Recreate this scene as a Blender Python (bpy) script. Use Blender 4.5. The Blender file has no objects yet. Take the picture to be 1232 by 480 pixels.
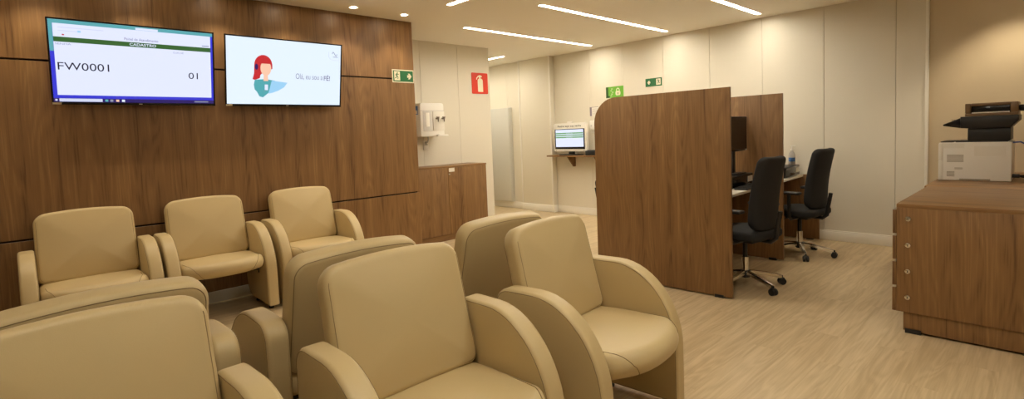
import bpy, bmesh, math, random
from mathutils import Vector, Matrix
random.seed(7)
PI = math.pi
C = bpy.context.scene.collection
H = 2.654            # ceiling height
# ------------------------------------------------------------------ materials
def new_mat(name):
    m = bpy.data.materials.new(name); m.use_nodes = True
    nt = m.node_tree; b = nt.nodes['Principled BSDF']
    return m, nt, b
def plain(name, col, rough=0.5, metal=0.0, bump=0.0, bscale=200, spec=None):
    m, nt, b = new_mat(name)
    b.inputs['Base Color'].default_value = (*col, 1); b.inputs['Roughness'].default_value = rough
    b.inputs['Metallic'].default_value = metal
    if spec is not None: b.inputs['Specular IOR Level'].default_value = spec
    tc = nt.nodes.new('ShaderNodeTexCoord')
    n = nt.nodes.new('ShaderNodeTexNoise'); n.inputs['Scale'].default_value = bscale; n.inputs['Detail'].default_value = 3
    nt.links.new(tc.outputs['Object'], n.inputs['Vector'])
    if bump:
        bp = nt.nodes.new('ShaderNodeBump'); bp.inputs['Strength'].default_value = bump; bp.inputs['Distance'].default_value = 0.002
        nt.links.new(n.outputs['Fac'], bp.inputs['Height']); nt.links.new(bp.outputs['Normal'], b.inputs['Normal'])
    else:
        mr = nt.nodes.new('ShaderNodeMapRange'); mr.inputs['To Min'].default_value = max(0, rough-.04); mr.inputs['To Max'].default_value = min(1, rough+.04)
        nt.links.new(n.outputs['Fac'], mr.inputs['Value']); nt.links.new(mr.outputs['Result'], b.inputs['Roughness'])
    return m
def emit(name, col, s):
    m, nt, b = new_mat(name)
    b.inputs['Base Color'].default_value = (.02, .02, .02, 1); b.inputs['Roughness'].default_value = .3
    b.inputs['Emission Color'].default_value = (*col, 1); b.inputs['Emission Strength'].default_value = s
    return m
def math_node(nt, op, a, bval):
    n = nt.nodes.new('ShaderNodeMath'); n.operation = op
    nt.links.new(a, n.inputs[0]); n.inputs[1].default_value = bval
    return n.outputs[0]
def wood(name, axis=2, dark=(.105, .047, .015), mid=(.222, .117, .043), light=(.335, .187, .072), rough=.42):
    m, nt, b = new_mat(name)
    L = nt.links.new
    tc = nt.nodes.new('ShaderNodeTexCoord')
    def noise(sc, al, detail, dist=0.0, rgh=.55):
        mp = nt.nodes.new('ShaderNodeMapping'); s = [sc]*3; s[axis] = al; mp.inputs['Scale'].default_value = s
        L(tc.outputs['Object'], mp.inputs['Vector'])
        n = nt.nodes.new('ShaderNodeTexNoise'); n.inputs['Scale'].default_value = 1; n.inputs['Detail'].default_value = detail
        n.inputs['Distortion'].default_value = dist; n.inputs['Roughness'].default_value = rgh
        L(mp.outputs['Vector'], n.inputs['Vector']); return n.outputs['Fac']
    broad = noise(11, .25, 3, .3)
    fine = noise(110, 2.2, 5, .2, .7)
    contour = noise(7.5, .8, 1.5, .15, .4)
    s = math_node(nt, 'MULTIPLY', contour, 70); s = math_node(nt, 'SINE', s, 0)
    s = math_node(nt, 'MULTIPLY', s, .045)
    a = math_node(nt, 'MULTIPLY', broad, .5)
    f = math_node(nt, 'MULTIPLY', fine, .55)
    ad = nt.nodes.new('ShaderNodeMath'); ad.operation = 'ADD'; L(a, ad.inputs[0]); L(f, ad.inputs[1])
    ad2 = nt.nodes.new('ShaderNodeMath'); ad2.operation = 'ADD'; L(ad.outputs[0], ad2.inputs[0]); L(s, ad2.inputs[1])
    r = nt.nodes.new('ShaderNodeValToRGB'); r.color_ramp.interpolation = 'EASE'
    r.color_ramp.elements[0].position = .32; r.color_ramp.elements[0].color = (*dark, 1)
    r.color_ramp.elements[1].position = .76; r.color_ramp.elements[1].color = (*light, 1)
    e = r.color_ramp.elements.new(.53); e.color = (*mid, 1)
    L(ad2.outputs[0], r.inputs['Fac']); L(r.outputs['Color'], b.inputs['Base Color'])
    b.inputs['Roughness'].default_value = rough
    bp = nt.nodes.new('ShaderNodeBump'); bp.inputs['Strength'].default_value = .08; bp.inputs['Distance'].default_value = .002
    L(fine, bp.inputs['Height']); L(bp.outputs['Normal'], b.inputs['Normal'])
    return m
def floor_mat():
    m, nt, b = new_mat('vinyl_planks'); L = nt.links.new
    tc = nt.nodes.new('ShaderNodeTexCoord')
    br = nt.nodes.new('ShaderNodeTexBrick')
    br.inputs['Scale'].default_value = 1; br.inputs['Brick Width'].default_value = 1.22; br.inputs['Row Height'].default_value = .18
    br.inputs['Mortar Size'].default_value = .0012; br.inputs['Bias'].default_value = 0; br.offset = .37
    br.inputs['Color1'].default_value = (0, 0, 0, 1); br.inputs['Color2'].default_value = (1, 1, 1, 1); br.inputs['Mortar'].default_value = (.3, .3, .3, 1)
    L(tc.outputs['Object'], br.inputs['Vector'])
    # shift the grain per plank so neighbours differ
    sc = nt.nodes.new('ShaderNodeVectorMath'); sc.operation = 'SCALE'; sc.inputs['Scale'].default_value = 7.0
    L(br.outputs['Color'], sc.inputs[0])
    av = nt.nodes.new('ShaderNodeVectorMath'); av.operation = 'ADD'; L(tc.outputs['Object'], av.inputs[0]); L(sc.outputs[0], av.inputs[1])
    def noise(s, detail, dist=.2):
        mp = nt.nodes.new('ShaderNodeMapping'); mp.inputs['Scale'].default_value = s
        L(av.outputs[0], mp.inputs['Vector'])
        n = nt.nodes.new('ShaderNodeTexNoise'); n.inputs['Scale'].default_value = 1; n.inputs['Detail'].default_value = detail; n.inputs['Distortion'].default_value = dist
        L(mp.outputs['Vector'], n.inputs['Vector']); return n.outputs['Fac']
    n1 = noise((1.1, 26, 1), 5, .2); n2 = noise((4, 110, 1), 4); n3 = noise((1.0, 8, 1), 1.5, .3)
    s = math_node(nt, 'MULTIPLY', n3, 60); s = math_node(nt, 'SINE', s, 0); s = math_node(nt, 'MULTIPLY', s, .055)
    a = math_node(nt, 'MULTIPLY', n1, .7); f = math_node(nt, 'MULTIPLY', n2, .35)
    def add(p, q):
        n = nt.nodes.new('ShaderNodeMath'); n.operation = 'ADD'; L(p, n.inputs[0]); L(q, n.inputs[1]); return n.outputs[0]
    v = add(add(a, f), s)
    sep = nt.nodes.new('ShaderNodeSeparateColor'); L(br.outputs['Color'], sep.inputs['Color'])
    v = add(v, math_node(nt, 'MULTIPLY', math_node(nt, 'SUBTRACT', sep.outputs[0], .5), .07))
    r = nt.nodes.new('ShaderNodeValToRGB'); r.color_ramp.interpolation = 'EASE'
    r.color_ramp.elements[0].position = .27; r.color_ramp.elements[0].color = (.44, .325, .18, 1)
    r.color_ramp.elements[1].position = .79; r.color_ramp.elements[1].color = (.63, .50, .315, 1)
    L(v, r.inputs['Fac']); L(r.outputs['Color'], b.inputs['Base Color'])
    b.inputs['Roughness'].default_value = .38
    bp = nt.nodes.new('ShaderNodeBump'); bp.inputs['Strength'].default_value = .05; bp.inputs['Distance'].default_value = .002
    L(n2, bp.inputs['Height']); L(bp.outputs['Normal'], b.inputs['Normal'])
    return m
M = {}
M['wood'] = wood('walnut_laminate_vertical')
M['wood_x'] = wood('walnut_laminate_along_x', axis=0)
M['wood_y'] = wood('walnut_laminate_along_y', axis=1)
M['floor'] = floor_mat()
M['leather'] = plain('tan_upholstery', (.55, .43, .23), .42, bump=.10, bscale=420, spec=.4)
M['seam'] = plain('tan_seam', (.25, .18, .085), .7)
M['panel'] = plain('pale_wall_panel', (.76, .715, .61), .55)
M['panel_edge'] = plain('panel_gap', (.36, .32, .25), .8)
M['paint'] = plain('warm_wall_paint', (.60, .50, .345), .75)
M['ceiling'] = plain('ceiling_paint', (.90, .87, .79), .85)
M['white'] = plain('white_plastic', (.90, .875, .82), .35)
M['white_trim'] = plain('white_trim', (.86, .83, .76), .45)
M['grey_metal'] = plain('grey_enamel', (.62, .615, .57), .4)
M['cream'] = plain('cream_plastic', (.72, .66, .52), .4)
M['black'] = plain('black_plastic', (.012, .012, .013), .4)
M['black_gloss'] = plain('black_gloss', (.008, .008, .010), .18)
M['bronze'] = plain('bronze_plastic', (.20, .12, .055), .35)
M['charcoal'] = plain('charcoal_fabric', (.014, .0135, .014), .85, bump=.2, bscale=600)
M['chrome'] = plain('polished_steel', (.75, .73, .70), .16, metal=1)
M['steel'] = plain('brushed_steel', (.60, .58, .54), .3, metal=1)
M['dark_gap'] = plain('dark_groove', (.02, .011, .006), .9)
M['green'] = plain('sign_green', (.012, .14, .045), .5)
M['lime'] = plain('sticker_green', (.16, .46, .045), .45)
M['dark_green'] = plain('sticker_dark_green', (.03, .10, .02), .45)
M['red'] = plain('sign_red', (.66, .035, .012), .45)
M['sign_cream'] = plain('sign_cream', (.80, .75, .58), .5)
M['paper'] = plain('paper', (.80, .77, .70), .8)
M['lilac_grey'] = plain('lilac_grey', (.26, .23, .27), .8)
M['sticker_blue'] = plain('sticker_blue', (.08, .22, .55), .5)
M['cable_blue'] = plain('cable_blue', (.04, .07, .30), .5)
M['dark_text'] = plain('dark_ink', (.02, .02, .03), .6)
M['tap'] = plain('dark_nickel', (.25, .22, .18), .3, metal=1)
M['smoked'] = plain('clear_plastic', (.66, .64, .62), .15)
M['desk_white'] = plain('desk_white', (.80, .77, .71), .35)
WARM = (1.0, .80, .53)
M['strip'] = emit('strip_diffuser', (1.0, .91, .745), 23)
M['spot'] = emit('downlight_lamp', (1.0, .84, .60), 40)
SCR = .375
M['scr_white'] = emit('screen_white', (.74, .79, 1.0), SCR)
M['scr_sky'] = emit('screen_pale_blue', (.76, .87, 1.0), SCR)
M['scr_green'] = emit('screen_green', (.035, .12, .03), SCR)
M['scr_teal'] = emit('screen_teal', (.10, .38, .42), SCR)
M['scr_blue'] = emit('screen_blue', (.035, .04, .62), SCR)
M['scr_navy'] = emit('screen_navy', (.02, .01, .12), SCR)
M['scr_grey'] = emit('screen_grey', (.26, .28, .40), SCR)
M['scr_pale'] = emit('screen_field', (.62, .66, .85), SCR)
M['scr_ink'] = emit('screen_ink', (.02, .02, .05), .2)
M['scr_mauve'] = emit('screen_mauve', (.16, .15, .28), SCR)
M['scr_hair'] = emit('screen_hair_red', (.55, .02, .03), SCR)
M['scr_skin'] = emit('screen_skin', (.92, .56, .40), SCR)
M['scr_shirt'] = emit('screen_shirt_teal', (.08, .38, .42), SCR)
M['scr_lap'] = emit('screen_laptop_blue', (.32, .62, .88), SCR)
M['scr_lime'] = emit('screen_bar_green', (.14, .36, .12), SCR)
# ------------------------------------------------------------------ helpers
def finish(name, bm, mat, parent=None, sharp=35, recalc=True):
    if recalc: bmesh.ops.recalc_face_normals(bm, faces=bm.faces)
    me = bpy.data.meshes.new(name); bm.to_mesh(me); bm.free()
    me.polygons.foreach_set('use_smooth', [True]*len(me.polygons))
    me.set_sharp_from_angle(angle=math.radians(sharp))
    me.materials.append(mat)
    o = bpy.data.objects.new(name, me); C.objects.link(o)
    if parent: o.parent = parent
    return o
def thing(name, label, cat, loc=(0, 0, 0), rotz=0, group=None):
    o = bpy.data.objects.new(name, None); C.objects.link(o); o.empty_display_size = .1
    o.location = loc; o.rotation_euler = (0, 0, rotz); o['label'] = label; o['category'] = cat
    if group: o['group'] = group
    return o
def tag(o, label, cat, group=None):
    o['label'] = label; o['category'] = cat
    if group: o['group'] = group
    return o
def struct(name, bm, mat, parent=None, sharp=35):
    o = finish(name, bm, mat, parent, sharp)
    if not parent: o['kind'] = 'structure'
    return o
def dup(root, loc, rotz, label=None, group=None):
    r = root.copy(); C.objects.link(r); r.location = loc; r.rotation_euler = (root.rotation_euler[0], 0, rotz)
    if label: r['label'] = label
    if group: r['group'] = group
    for ch in list(root.children):
        c = ch.copy(); C.objects.link(c); c.parent = r
        for g in list(ch.children):
            d = g.copy(); C.objects.link(d); d.parent = c
    return r
def add(bm, src):
    me = bpy.data.meshes.new('tmp'); src.to_mesh(me); src.free(); bm.from_mesh(me); bpy.data.meshes.remove(me)
def box(bm, a, b, bev=0.0, seg=2, mat=None):
    t = bmesh.new(); bmesh.ops.create_cube(t, size=1)
    for v in t.verts:
        v.co = Vector([(a[i]+b[i])/2 + v.co[i]*(b[i]-a[i]) for i in range(3)])
    if bev: bmesh.ops.bevel(t, geom=t.edges[:], offset=bev, segments=seg, affect='EDGES', profile=.5)
    if mat is not None: t.transform(mat)
    add(bm, t); return bm
def cyl(bm, p0, p1, r0, r1=None, seg=20, bev=0):
    r1 = r0 if r1 is None else r1
    p0, p1 = Vector(p0), Vector(p1); d = p1-p0
    t = bmesh.new(); bmesh.ops.create_cone(t, cap_ends=True, segments=seg, radius1=r0, radius2=r1, depth=d.length)
    if bev:
        es = [e for e in t.edges if len(e.link_faces) == 2 and any(len(f.verts) > 4 for f in e.link_faces)]
        bmesh.ops.bevel(t, geom=es, offset=bev, segments=2, affect='EDGES', profile=.5)
    t.transform(Matrix.Translation((p0+p1)/2) @ d.to_track_quat('Z', 'Y').to_matrix().to_4x4())
    add(bm, t); return bm
def lathe(bm, prof, seg=24, at=(0, 0, 0)):
    rings = []
    for r, z in prof:
        rings.append([bm.verts.new((at[0]+r*math.cos(2*PI*i/seg), at[1]+r*math.sin(2*PI*i/seg), at[2]+z)) for i in range(seg)])
    for a, b in zip(rings, rings[1:]):
        for i in range(seg): bm.faces.new((a[i], a[(i+1) % seg], b[(i+1) % seg], b[i]))
    bm.faces.new(rings[0][::-1]); bm.faces.new(rings[-1]); return bm
def tube(bm, pts, r, seg=8, closed=False):
    pts = [Vector(p) for p in pts]; n = len(pts); rings = []; up = None
    for i, p in enumerate(pts):
        if closed: d = pts[(i+1) % n]-pts[i-1]
        else: d = pts[min(i+1, n-1)]-pts[max(i-1, 0)]
        d.normalize()
        if up is None:
            up = d.orthogonal().normalized()
        else:
            up = (up - d*up.dot(d)).normalized()
        s = d.cross(up)
        rings.append([bm.verts.new(p + r*(math.cos(2*PI*k/seg)*up+math.sin(2*PI*k/seg)*s)) for k in range(seg)])
    for i in range(n if closed else n-1):
        a, b = rings[i], rings[(i+1) % n]
        for k in range(seg): bm.faces.new((a[k], a[(k+1) % seg], b[(k+1) % seg], b[k]))
    if not closed:
        bm.faces.new(rings[0][::-1]); bm.faces.new(rings[-1])
    return bm
def prism(bm, pts, d0, d1, axis='y', bev=0):
    t = bmesh.new()
    def P(u, v, d): return {'x': (d, u, v), 'y': (u, d, v), 'z': (u, v, d)}[axis]
    a = [t.verts.new(P(u, v, d0)) for u, v in pts]; b = [t.verts.new(P(u, v, d1)) for u, v in pts]
    n = len(pts)
    f0 = t.faces.new(a); f1 = t.faces.new(b[::-1])
    for i in range(n): t.faces.new((a[i], b[i], b[(i+1) % n], a[(i+1) % n]))
    bmesh.ops.recalc_face_normals(t, faces=t.faces)
    if bev:
        es = list(f0.edges)+list(f1.edges)
        bmesh.ops.bevel(t, geom=es, offset=bev, segments=2, affect='EDGES', profile=.5)
    add(bm, t); return bm
def arc(cx, cy, rx, ry, a0, a1, n):
    return [(cx+rx*math.cos(math.radians(a0+(a1-a0)*i/n)), cy+ry*math.sin(math.radians(a0+(a1-a0)*i/n))) for i in range(n+1)]
def rrect(x0, z0, x1, z1, r, n=6):
    rs = r if isinstance(r, (list, tuple)) else [r]*4     # bl, br, tr, tl
    return (arc(x0+rs[0], z0+rs[0], rs[0], rs[0], 180, 270, n)+arc(x1-rs[1], z0+rs[1], rs[1], rs[1], 270, 360, n)
            + arc(x1-rs[2], z1-rs[2], rs[2], rs[2], 0, 90, n)+arc(x0+rs[3], z1-rs[3], rs[3], rs[3], 90, 180, n))
def dedupe(pts):
    out = []
    for p in pts:
        if not out or (abs(p[0]-out[-1][0])+abs(p[1]-out[-1][1])) > 1e-5: out.append(p)
    if abs(out[0][0]-out[-1][0])+abs(out[0][1]-out[-1][1]) < 1e-5: out.pop()
    return out
def resample(pts, step):
    out = []; n = len(pts)
    for i in range(n):
        a, b = Vector(pts[i]), Vector(pts[(i+1) % n]); k = max(1, int(round((b-a).length/step)))
        out += [tuple(a.lerp(b, j/k)) for j in range(k)]
    return out
def pillow(bm, pts, t, r, xf, crown=(0, 0), n=5, rings=5, mid=0, seams=()):
    """soft upholstered slab: outline pts (u,v), thickness t along w, edges rounded by r, faces domed; xf maps (u,v,w) to xyz"""
    pts = resample(dedupe(pts), .035); N = len(pts)
    area = sum(pts[i][0]*pts[(i+1) % N][1]-pts[(i+1) % N][0]*pts[i][1] for i in range(N))
    if area < 0: pts = pts[::-1]
    P = [Vector(p) for p in pts]; nor = []
    for i in range(N):
        d = P[(i+1) % N]-P[i-1]; d.normalize(); nor.append(Vector((d.y, -d.x)))
    c = sum(P, Vector((0, 0)))/N
    lay = []
    base = [P[i]-nor[i]*r for i in range(N)]
    for j in range(rings-1, 0, -1):
        s = 1-j/rings
        lay.append(([c+(q-c)*s for q in base], -t/2-crown[0]*(1-s*s)))
    for k in range(n+1):
        a = k/n*PI/2
        lay.append(([P[i]-nor[i]*r*(1-math.sin(a)) for i in range(N)], -t/2+r*(1-math.cos(a))))
    for k in range(1, mid+1):
        lay.append((P, -t/2+r+(t-2*r)*k/(mid+1)))
    for k in range(n, -1, -1):
        a = k/n*PI/2
        lay.append(([P[i]-nor[i]*r*(1-math.sin(a)) for i in range(N)], t/2-r*(1-math.cos(a))))
    for j in range(1, rings):
        s = 1-j/rings
        lay.append(([c+(q-c)*s for q in base], t/2+crown[1]*(1-s*s)))
    V = [[bm.verts.new(xf(q.x, q.y, w)) for q in L] for L, w in lay]
    for a, b in zip(V, V[1:]):
        for i in range(N): bm.faces.new((a[i], a[(i+1) % N], b[(i+1) % N], b[i]))
    v0 = bm.verts.new(xf(c.x, c.y, -t/2-crown[0])); v1 = bm.verts.new(xf(c.x, c.y, t/2+crown[1]))
    for i in range(N):
        bm.faces.new((v0, V[0][(i+1) % N], V[0][i])); bm.faces.new((v1, V[-1][i], V[-1][(i+1) % N]))
    out = []
    for side, k in seams:     # seam line on the rounded edge, k of n steps from the face
        a = k/n*PI/2
        w = (t/2-r*(1-math.cos(a)))*side
        out.append([xf(*(P[i]-nor[i]*r*(1-math.sin(a))), w) for i in range(N)])
    return out
def text_bm(s, x0, z0, w, h, y, bold=0.0):
    cu = bpy.data.curves.new('t', 'FONT'); cu.body = s; cu.offset = bold; cu.resolution_u = 4
    o = bpy.data.objects.new('t', cu); C.objects.link(o)
    bpy.context.view_layer.update()
    me = bpy.data.meshes.new_from_object(o.evaluated_get(bpy.context.evaluated_depsgraph_get()))
    bpy.data.objects.remove(o); bpy.data.curves.remove(cu)
    bm = bmesh.new(); bm.from_mesh(me); bpy.data.meshes.remove(me)
    xs = [v.co.x for v in bm.verts]; ys = [v.co.y for v in bm.verts]
    a, b, c, d = min(xs), max(xs), min(ys), max(ys)
    for v in bm.verts:
        v.co = Vector((x0+(v.co.x-a)/(b-a)*w, y, z0+(v.co.y-c)/(d-c)*h))
    return bm
def flat_text(name, s, x0, z0, w, h, y, mat, parent, bold=0.0):
    return finish(name, text_bm(s, x0, z0, w, h, y, bold), mat, parent, recalc=False)

# ------------------------------------------------------------------ the room
XL, YB = -3.4, -3.6                     # room limits behind the camera
XB = 6.68                               # long back wall
YT = 5.01                               # wooden television wall face
bm = bmesh.new(); box(bm, (XL-.2, YB-.2, -.1), (XB+.2, 10.2, 0)); fl = struct('floor', bm, M['floor'])
STRIPS = [(3.98, 4.91, 6.43, 4.91), (3.95, 3.64, 6.43, 3.64), (3.98, 2.44, 6.44, 2.44), (3.19, 1.68, 3.19, 4.17), (5.945, 6.33, 5.945, 8.8),
          (2.3, -1.9, 2.3, .6), (-.6, .9, 1.9, .9)]  # this last pair is unseen, added to brighten the near side
SW, SD = .029, .02
def slot(x0, y0, x1, y1):
    return (x0-(SW if x0 == x1 else 0), y0-(SW if y0 == y1 else 0), x1+(SW if x0 == x1 else 0), y1+(SW if y0 == y1 else 0))
SLOTS = [slot(*q) for q in STRIPS]
bm = bmesh.new()
gx = sorted({XL-.2, XB+.2, *[q[0] for q in SLOTS], *[q[2] for q in SLOTS]}); gy = sorted({YB-.2, 10.2, *[q[1] for q in SLOTS], *[q[3] for q in SLOTS]})
for x0, x1 in zip(gx, gx[1:]):
    for y0, y1 in zip(gy, gy[1:]):
        cx, cy = (x0+x1)/2, (y0+y1)/2
        if any(q[0] < cx < q[2] and q[1] < cy < q[3] for q in SLOTS): continue
        bm.faces.new([bm.verts.new((x, y, H)) for x, y in ((x0, y0), (x0, y1), (x1, y1), (x1, y0))])
for q in SLOTS:
    c4 = [(q[0], q[1]), (q[2], q[1]), (q[2], q[3]), (q[0], q[3])]
    for (xa, ya), (xb, yb) in zip(c4, c4[1:]+c4[:1]):
        bm.faces.new([bm.verts.new(p) for p in ((xa, ya, H), (xb, yb, H), (xb, yb, H+.075), (xa, ya, H+.075))])
bmesh.ops.remove_doubles(bm, verts=bm.verts, dist=1e-5)
box(bm, (XL-.2, YB-.2, H+.075), (XB+.2, 10.2, H+.12))
struct('ceiling', bm, M['ceiling'])
# television wall: three bands of laminate with dark shadow gaps
bm = bmesh.new()
for z0, z1 in ((.10, .738), (.752, 2.008), (2.022, H)):
    box(bm, (XL, YT, z0), (3.30, YT+.02, z1), .0015, 1)
box(bm, (3.28, YT+.0201, 0), (3.30, 5.86, H))
wf = struct('wall_front', bm, M['wood'])
bm = bmesh.new(); box(bm, (XL, YT+.0202, 0), (3.2799, 5.86, H)); struct('shadow_gap', bm, M['dark_gap'], wf)
bm = bmesh.new(); box(bm, (XL, YT-.004, 0.001), (3.299, YT+.02, .098), .002); struct('baseboard_front', bm, M['grey_metal'])
# alcove wall of pale panels
bm = bmesh.new()
edges = [3.30, 3.965, 4.598, 5.19]
for a, b in zip(edges, edges[1:]): box(bm, (a+.002, 5.87, 0), (b-.002, 5.885, H), .001, 1)
wa = struct('wall_alcove', bm, M['panel'])
bm = bmesh.new(); box(bm, (3.29, 5.8851, 0), (5.189, 10, H)); struct('panel_backing', bm, M['panel_edge'], wa)
bm = bmesh.new(); box(bm, (5.1891, 5.871, 0), (5.192, 10, H)); struct('corridor_face', bm, M['panel'], wa)
bm = bmesh.new(); box(bm, (4.72, 5.853, .001), (5.205, 5.869, .10), .003); struct('baseboard_alcove', bm, M['white_trim'])
# long back wall of panels, the painted stretch by the printer
bm = bmesh.new()
js = [.913, 1.159, 1.825, 2.497, 3.163, 3.842, 4.52, 5.135, 5.90]
for a, b in zip(js, js[1:]): box(bm, (XB, a+.002, 0), (XB+.015, b-.002, H), .001, 1)
wb = struct('wall_back', bm, M['panel'])
bm = bmesh.new(); box(bm, (XB+.0151, .9, 0), (XB+.2, 10, H)); struct('panel_backing', bm, M['panel_edge'], wb)
bm = bmesh.new(); box(bm, (XB, YB, 0), (XB+.2, .885, H)); struct('wall_painted', bm, M['paint'])
bm = bmesh.new(); box(bm, (XB-.022, .886, 0), (XB+.2, .913, H), .002); struct('trim_1', bm, M['white_trim'])
# thicker stretch of wall at the corridor
bm = bmesh.new(); box(bm, (6.575, 5.90, 0), (XB+.014, 6.65, H), .002); struct('wall_pier', bm, M['panel'])
bm = bmesh.new()
for a, b in ((6.654, 7.0), (7.004, 10)): box(bm, (6.615, a, 0), (XB+.014, b, H), .001, 1)
struct('wall_corridor', bm, M['panel'])
bm = bmesh.new(); box(bm, (6.5655, 6.628, .1), (6.614, 6.656, H), .002); struct('trim_2', bm, M['white_trim'])
bm = bmesh.new(); box(bm, (6.5655, 5.894, .1), (6.5745, 5.924, H), .002); struct('trim_3', bm, M['white_trim'])
bm = bmesh.new()
box(bm, (XB-.014, .914, .001), (XB-.0005, 5.885, .105), .003); box(bm, (XB-.012, .914, .105), (XB-.0005, 5.885, .118), .003)
struct('baseboard_back', bm, M['white_trim'])
bm = bmesh.new()
box(bm, (6.559, 5.885, .001), (6.574, 6.655, .118), .003); box(bm, (6.5745, 5.885, .001), (XB-.0145, 5.8985, .118), .003)
box(bm, (6.60, 6.656, .001), (6.6145, 9.99, .118), .003)
struct('baseboard_corridor', bm, M['white_trim'])
# the walls that close the room behind the camera
bm = bmesh.new(); box(bm, (XL-.2, YB-.2, 0), (XL, YT+.8, H)); struct('wall_left', bm, M['panel'])
bm = bmesh.new(); box(bm, (XL, YB-.2, 0), (XB+.2, YB, H)); struct('wall_rear', bm, M['panel'])
bm = bmesh.new(); box(bm, (5.19, 10, 0), (XB+.2, 10.2, H)); struct('wall_corridor_end', bm, M['panel'])

# ------------------------------------------------------------------ lamps
def linear_light(x0, y0, x1, y1, label):
    t = thing('linear_light', label, 'ceiling light', ((x0+x1)/2, (y0+y1)/2, H), 0, 'linear ceiling lights')
    q = slot(x0, y0, x1, y1); hx, hy = (q[2]-q[0])/2-.0015, (q[3]-q[1])/2-.0015
    bm = bmesh.new(); box(bm, (-hx, -hy, SD-.012), (hx, hy, SD), .0015); finish('diffuser', bm, M['strip'], t)
    bm = bmesh.new(); box(bm, (-hx, -hy, SD+.001), (hx, hy, .074)); finish('housing', bm, M['white_trim'], t)
    return t
linear_light(3.98, 4.91, 6.43, 4.91, 'long ceiling light strip nearest the fire extinguisher sign')
linear_light(3.95, 3.64, 6.43, 3.64, 'long ceiling light strip above the wooden booths, second from the alcove')
linear_light(3.98, 2.44, 6.44, 2.44, 'ceiling light strip at top right, cut by the top of the photo')
linear_light(3.19, 1.68, 3.19, 4.17, 'ceiling light strip turned across the others, near the end of the wooden wall')
linear_light(5.945, 6.33, 5.945, 8.8, 'ceiling light strip far back in the corridor beyond the alcove')
linear_light(2.3, -1.9, 2.3, .6, 'added out-of-view ceiling light strip over the near right of the waiting room')  # out of view, added to brighten the foreground floor
linear_light(-.6, .9, 1.9, .9, 'added out-of-view ceiling light strip over the near side of the waiting room')  # out of view, added to light the front armchairs from above
def downlight(x, y, label, energy=6.5):
    t = thing('downlight', label, 'ceiling light', (x, y, H), 0, 'round downlights along the wooden wall')
    bm = bmesh.new(); lathe(bm, [(.038, -.0006), (.038, -.004), (.046, -.007), (.052, -.005), (.053, -.0006)], 28); finish('trim_ring', bm, M['white_trim'], t)
    bm = bmesh.new(); lathe(bm, [(.024, -.0010), (.024, -.004), (.018, -.007)], 20); finish('lamp', bm, M['spot'], t)
    l = bpy.data.lights.new('downlight_beam', 'SPOT'); l.energy = energy; l.color = (1, .84, .60); l.spot_size = math.radians(105); l.spot_blend = .6; l.shadow_soft_size = .03
    lo = bpy.data.objects.new('downlight_beam', l); C.objects.link(lo); lo.parent = t; lo.location = (0, 0, -.02)
for k, lab in enumerate(['round downlight nearest the corner end of the wooden wall', 'round downlight second from the end of the wooden wall',
                         'round downlight third from the end of the wooden wall, at the photo edge', 'round downlight above the right television',
                         'round downlight above the gap between the televisions', 'round downlight above the left television',
                         'round downlight above the left edge of the photo', 'round downlight out past the left edge of the photo']):
    downlight(3.04-.57*k, 4.74, lab)

downlight(6.2, .22, 'round downlight over the printer by the painted wall', 19)
# ------------------------------------------------------------------ televisions
def television(name, x0, x1, label):
    w = (x1-x0); h = .605
    t = thing(name, label, 'television', ((x0+x1)/2, 4.935, 1.698), 0, 'televisions on the wooden wall')
    t.rotation_euler = (math.radians(10.5), 0, 0)
    hw = w/2
    bm = bmesh.new(); box(bm, (-hw+.02, -.001, .02), (hw-.02, .03, h-.02), .004); box(bm, (-.3, .0301, .06), (.3, .055, .42), .006); finish('back_housing', bm, M['black'], t)
    bm = bmesh.new(); fr = .011
    box(bm, (-hw, -.016, 0), (hw, 0, .019), .002); box(bm, (-hw, -.016, h-fr), (hw, 0, h), .002)
    box(bm, (-hw, -.016, .0191), (-hw+fr, 0, h-fr-.0001), .002); box(bm, (hw-fr, -.016, .0191), (hw, 0, h-fr-.0001), .002)
    b = finish('bezel', bm, M['black_gloss'], t)
    bm = bmesh.new(); box(bm, (-.012, -.0172, .006), (.010, -.0164, .012)); finish('badge', bm, M['steel'], b)
    bm = bmesh.new(); box(bm, (-hw+.002, -.0175, .001), (-hw+.052, -.0164, .016)); finish('sticker', bm, M['cream'], b)
    bm = bmesh.new(); prism(bm, [(.0555, .15), (.1028, .15), (.1485, .40), (.0555, .40)], -.12, .12, 'x'); finish('wall_bracket', bm, M['black'], t)
    return t, -hw+fr+.0003, hw-fr-.0003, .0195, h-fr-.0005
def screen(t, a, b, c, d, mat, y0=-.010, y1=-.0015):
    bm = bmesh.new(); box(bm, (a, y0, c), (b, y1, d)); return finish('screen', bm, mat, t)
def patch(name, par, x0, z0, x1, z1, y, mat):
    bm = bmesh.new(); box(bm, (x0, y-.0004, z0), (x1, y, z1)); return finish(name, bm, mat, par)
t, a, b, c, d = television('television', .207, 1.245, 'left television showing queue ticket FW0001 and counter 01')
s = screen(t, a, b, c, d, M['scr_blue']); W = b-a; Hh = d-c
U = lambda u: a+u*W
V = lambda v: c+v*Hh
patch('desktop_strip', s, a, V(.955), b, d, -.0102, M['scr_teal'])
patch('desktop_edge', s, a, V(.62), U(.022), V(.955), -.0102, M['scr_teal'])
pg = patch('page', s, U(.023), V(.085), U(.985), V(.955), -.0102, M['scr_white'])
patch('tab', s, U(.49), V(.957), U(.63), V(.985), -.0106, M['scr_white'])
patch('green_banner', s, U(.023), V(.735), U(.985), V(.795), -.0108, M['scr_green'])
patch('taskbar', s, a, c, b, V(.045), -.0104, M['scr_navy'])
patch('search_field', s, U(.03), V(.004), U(.27), V(.042), -.0108, M['scr_pale'])
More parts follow.
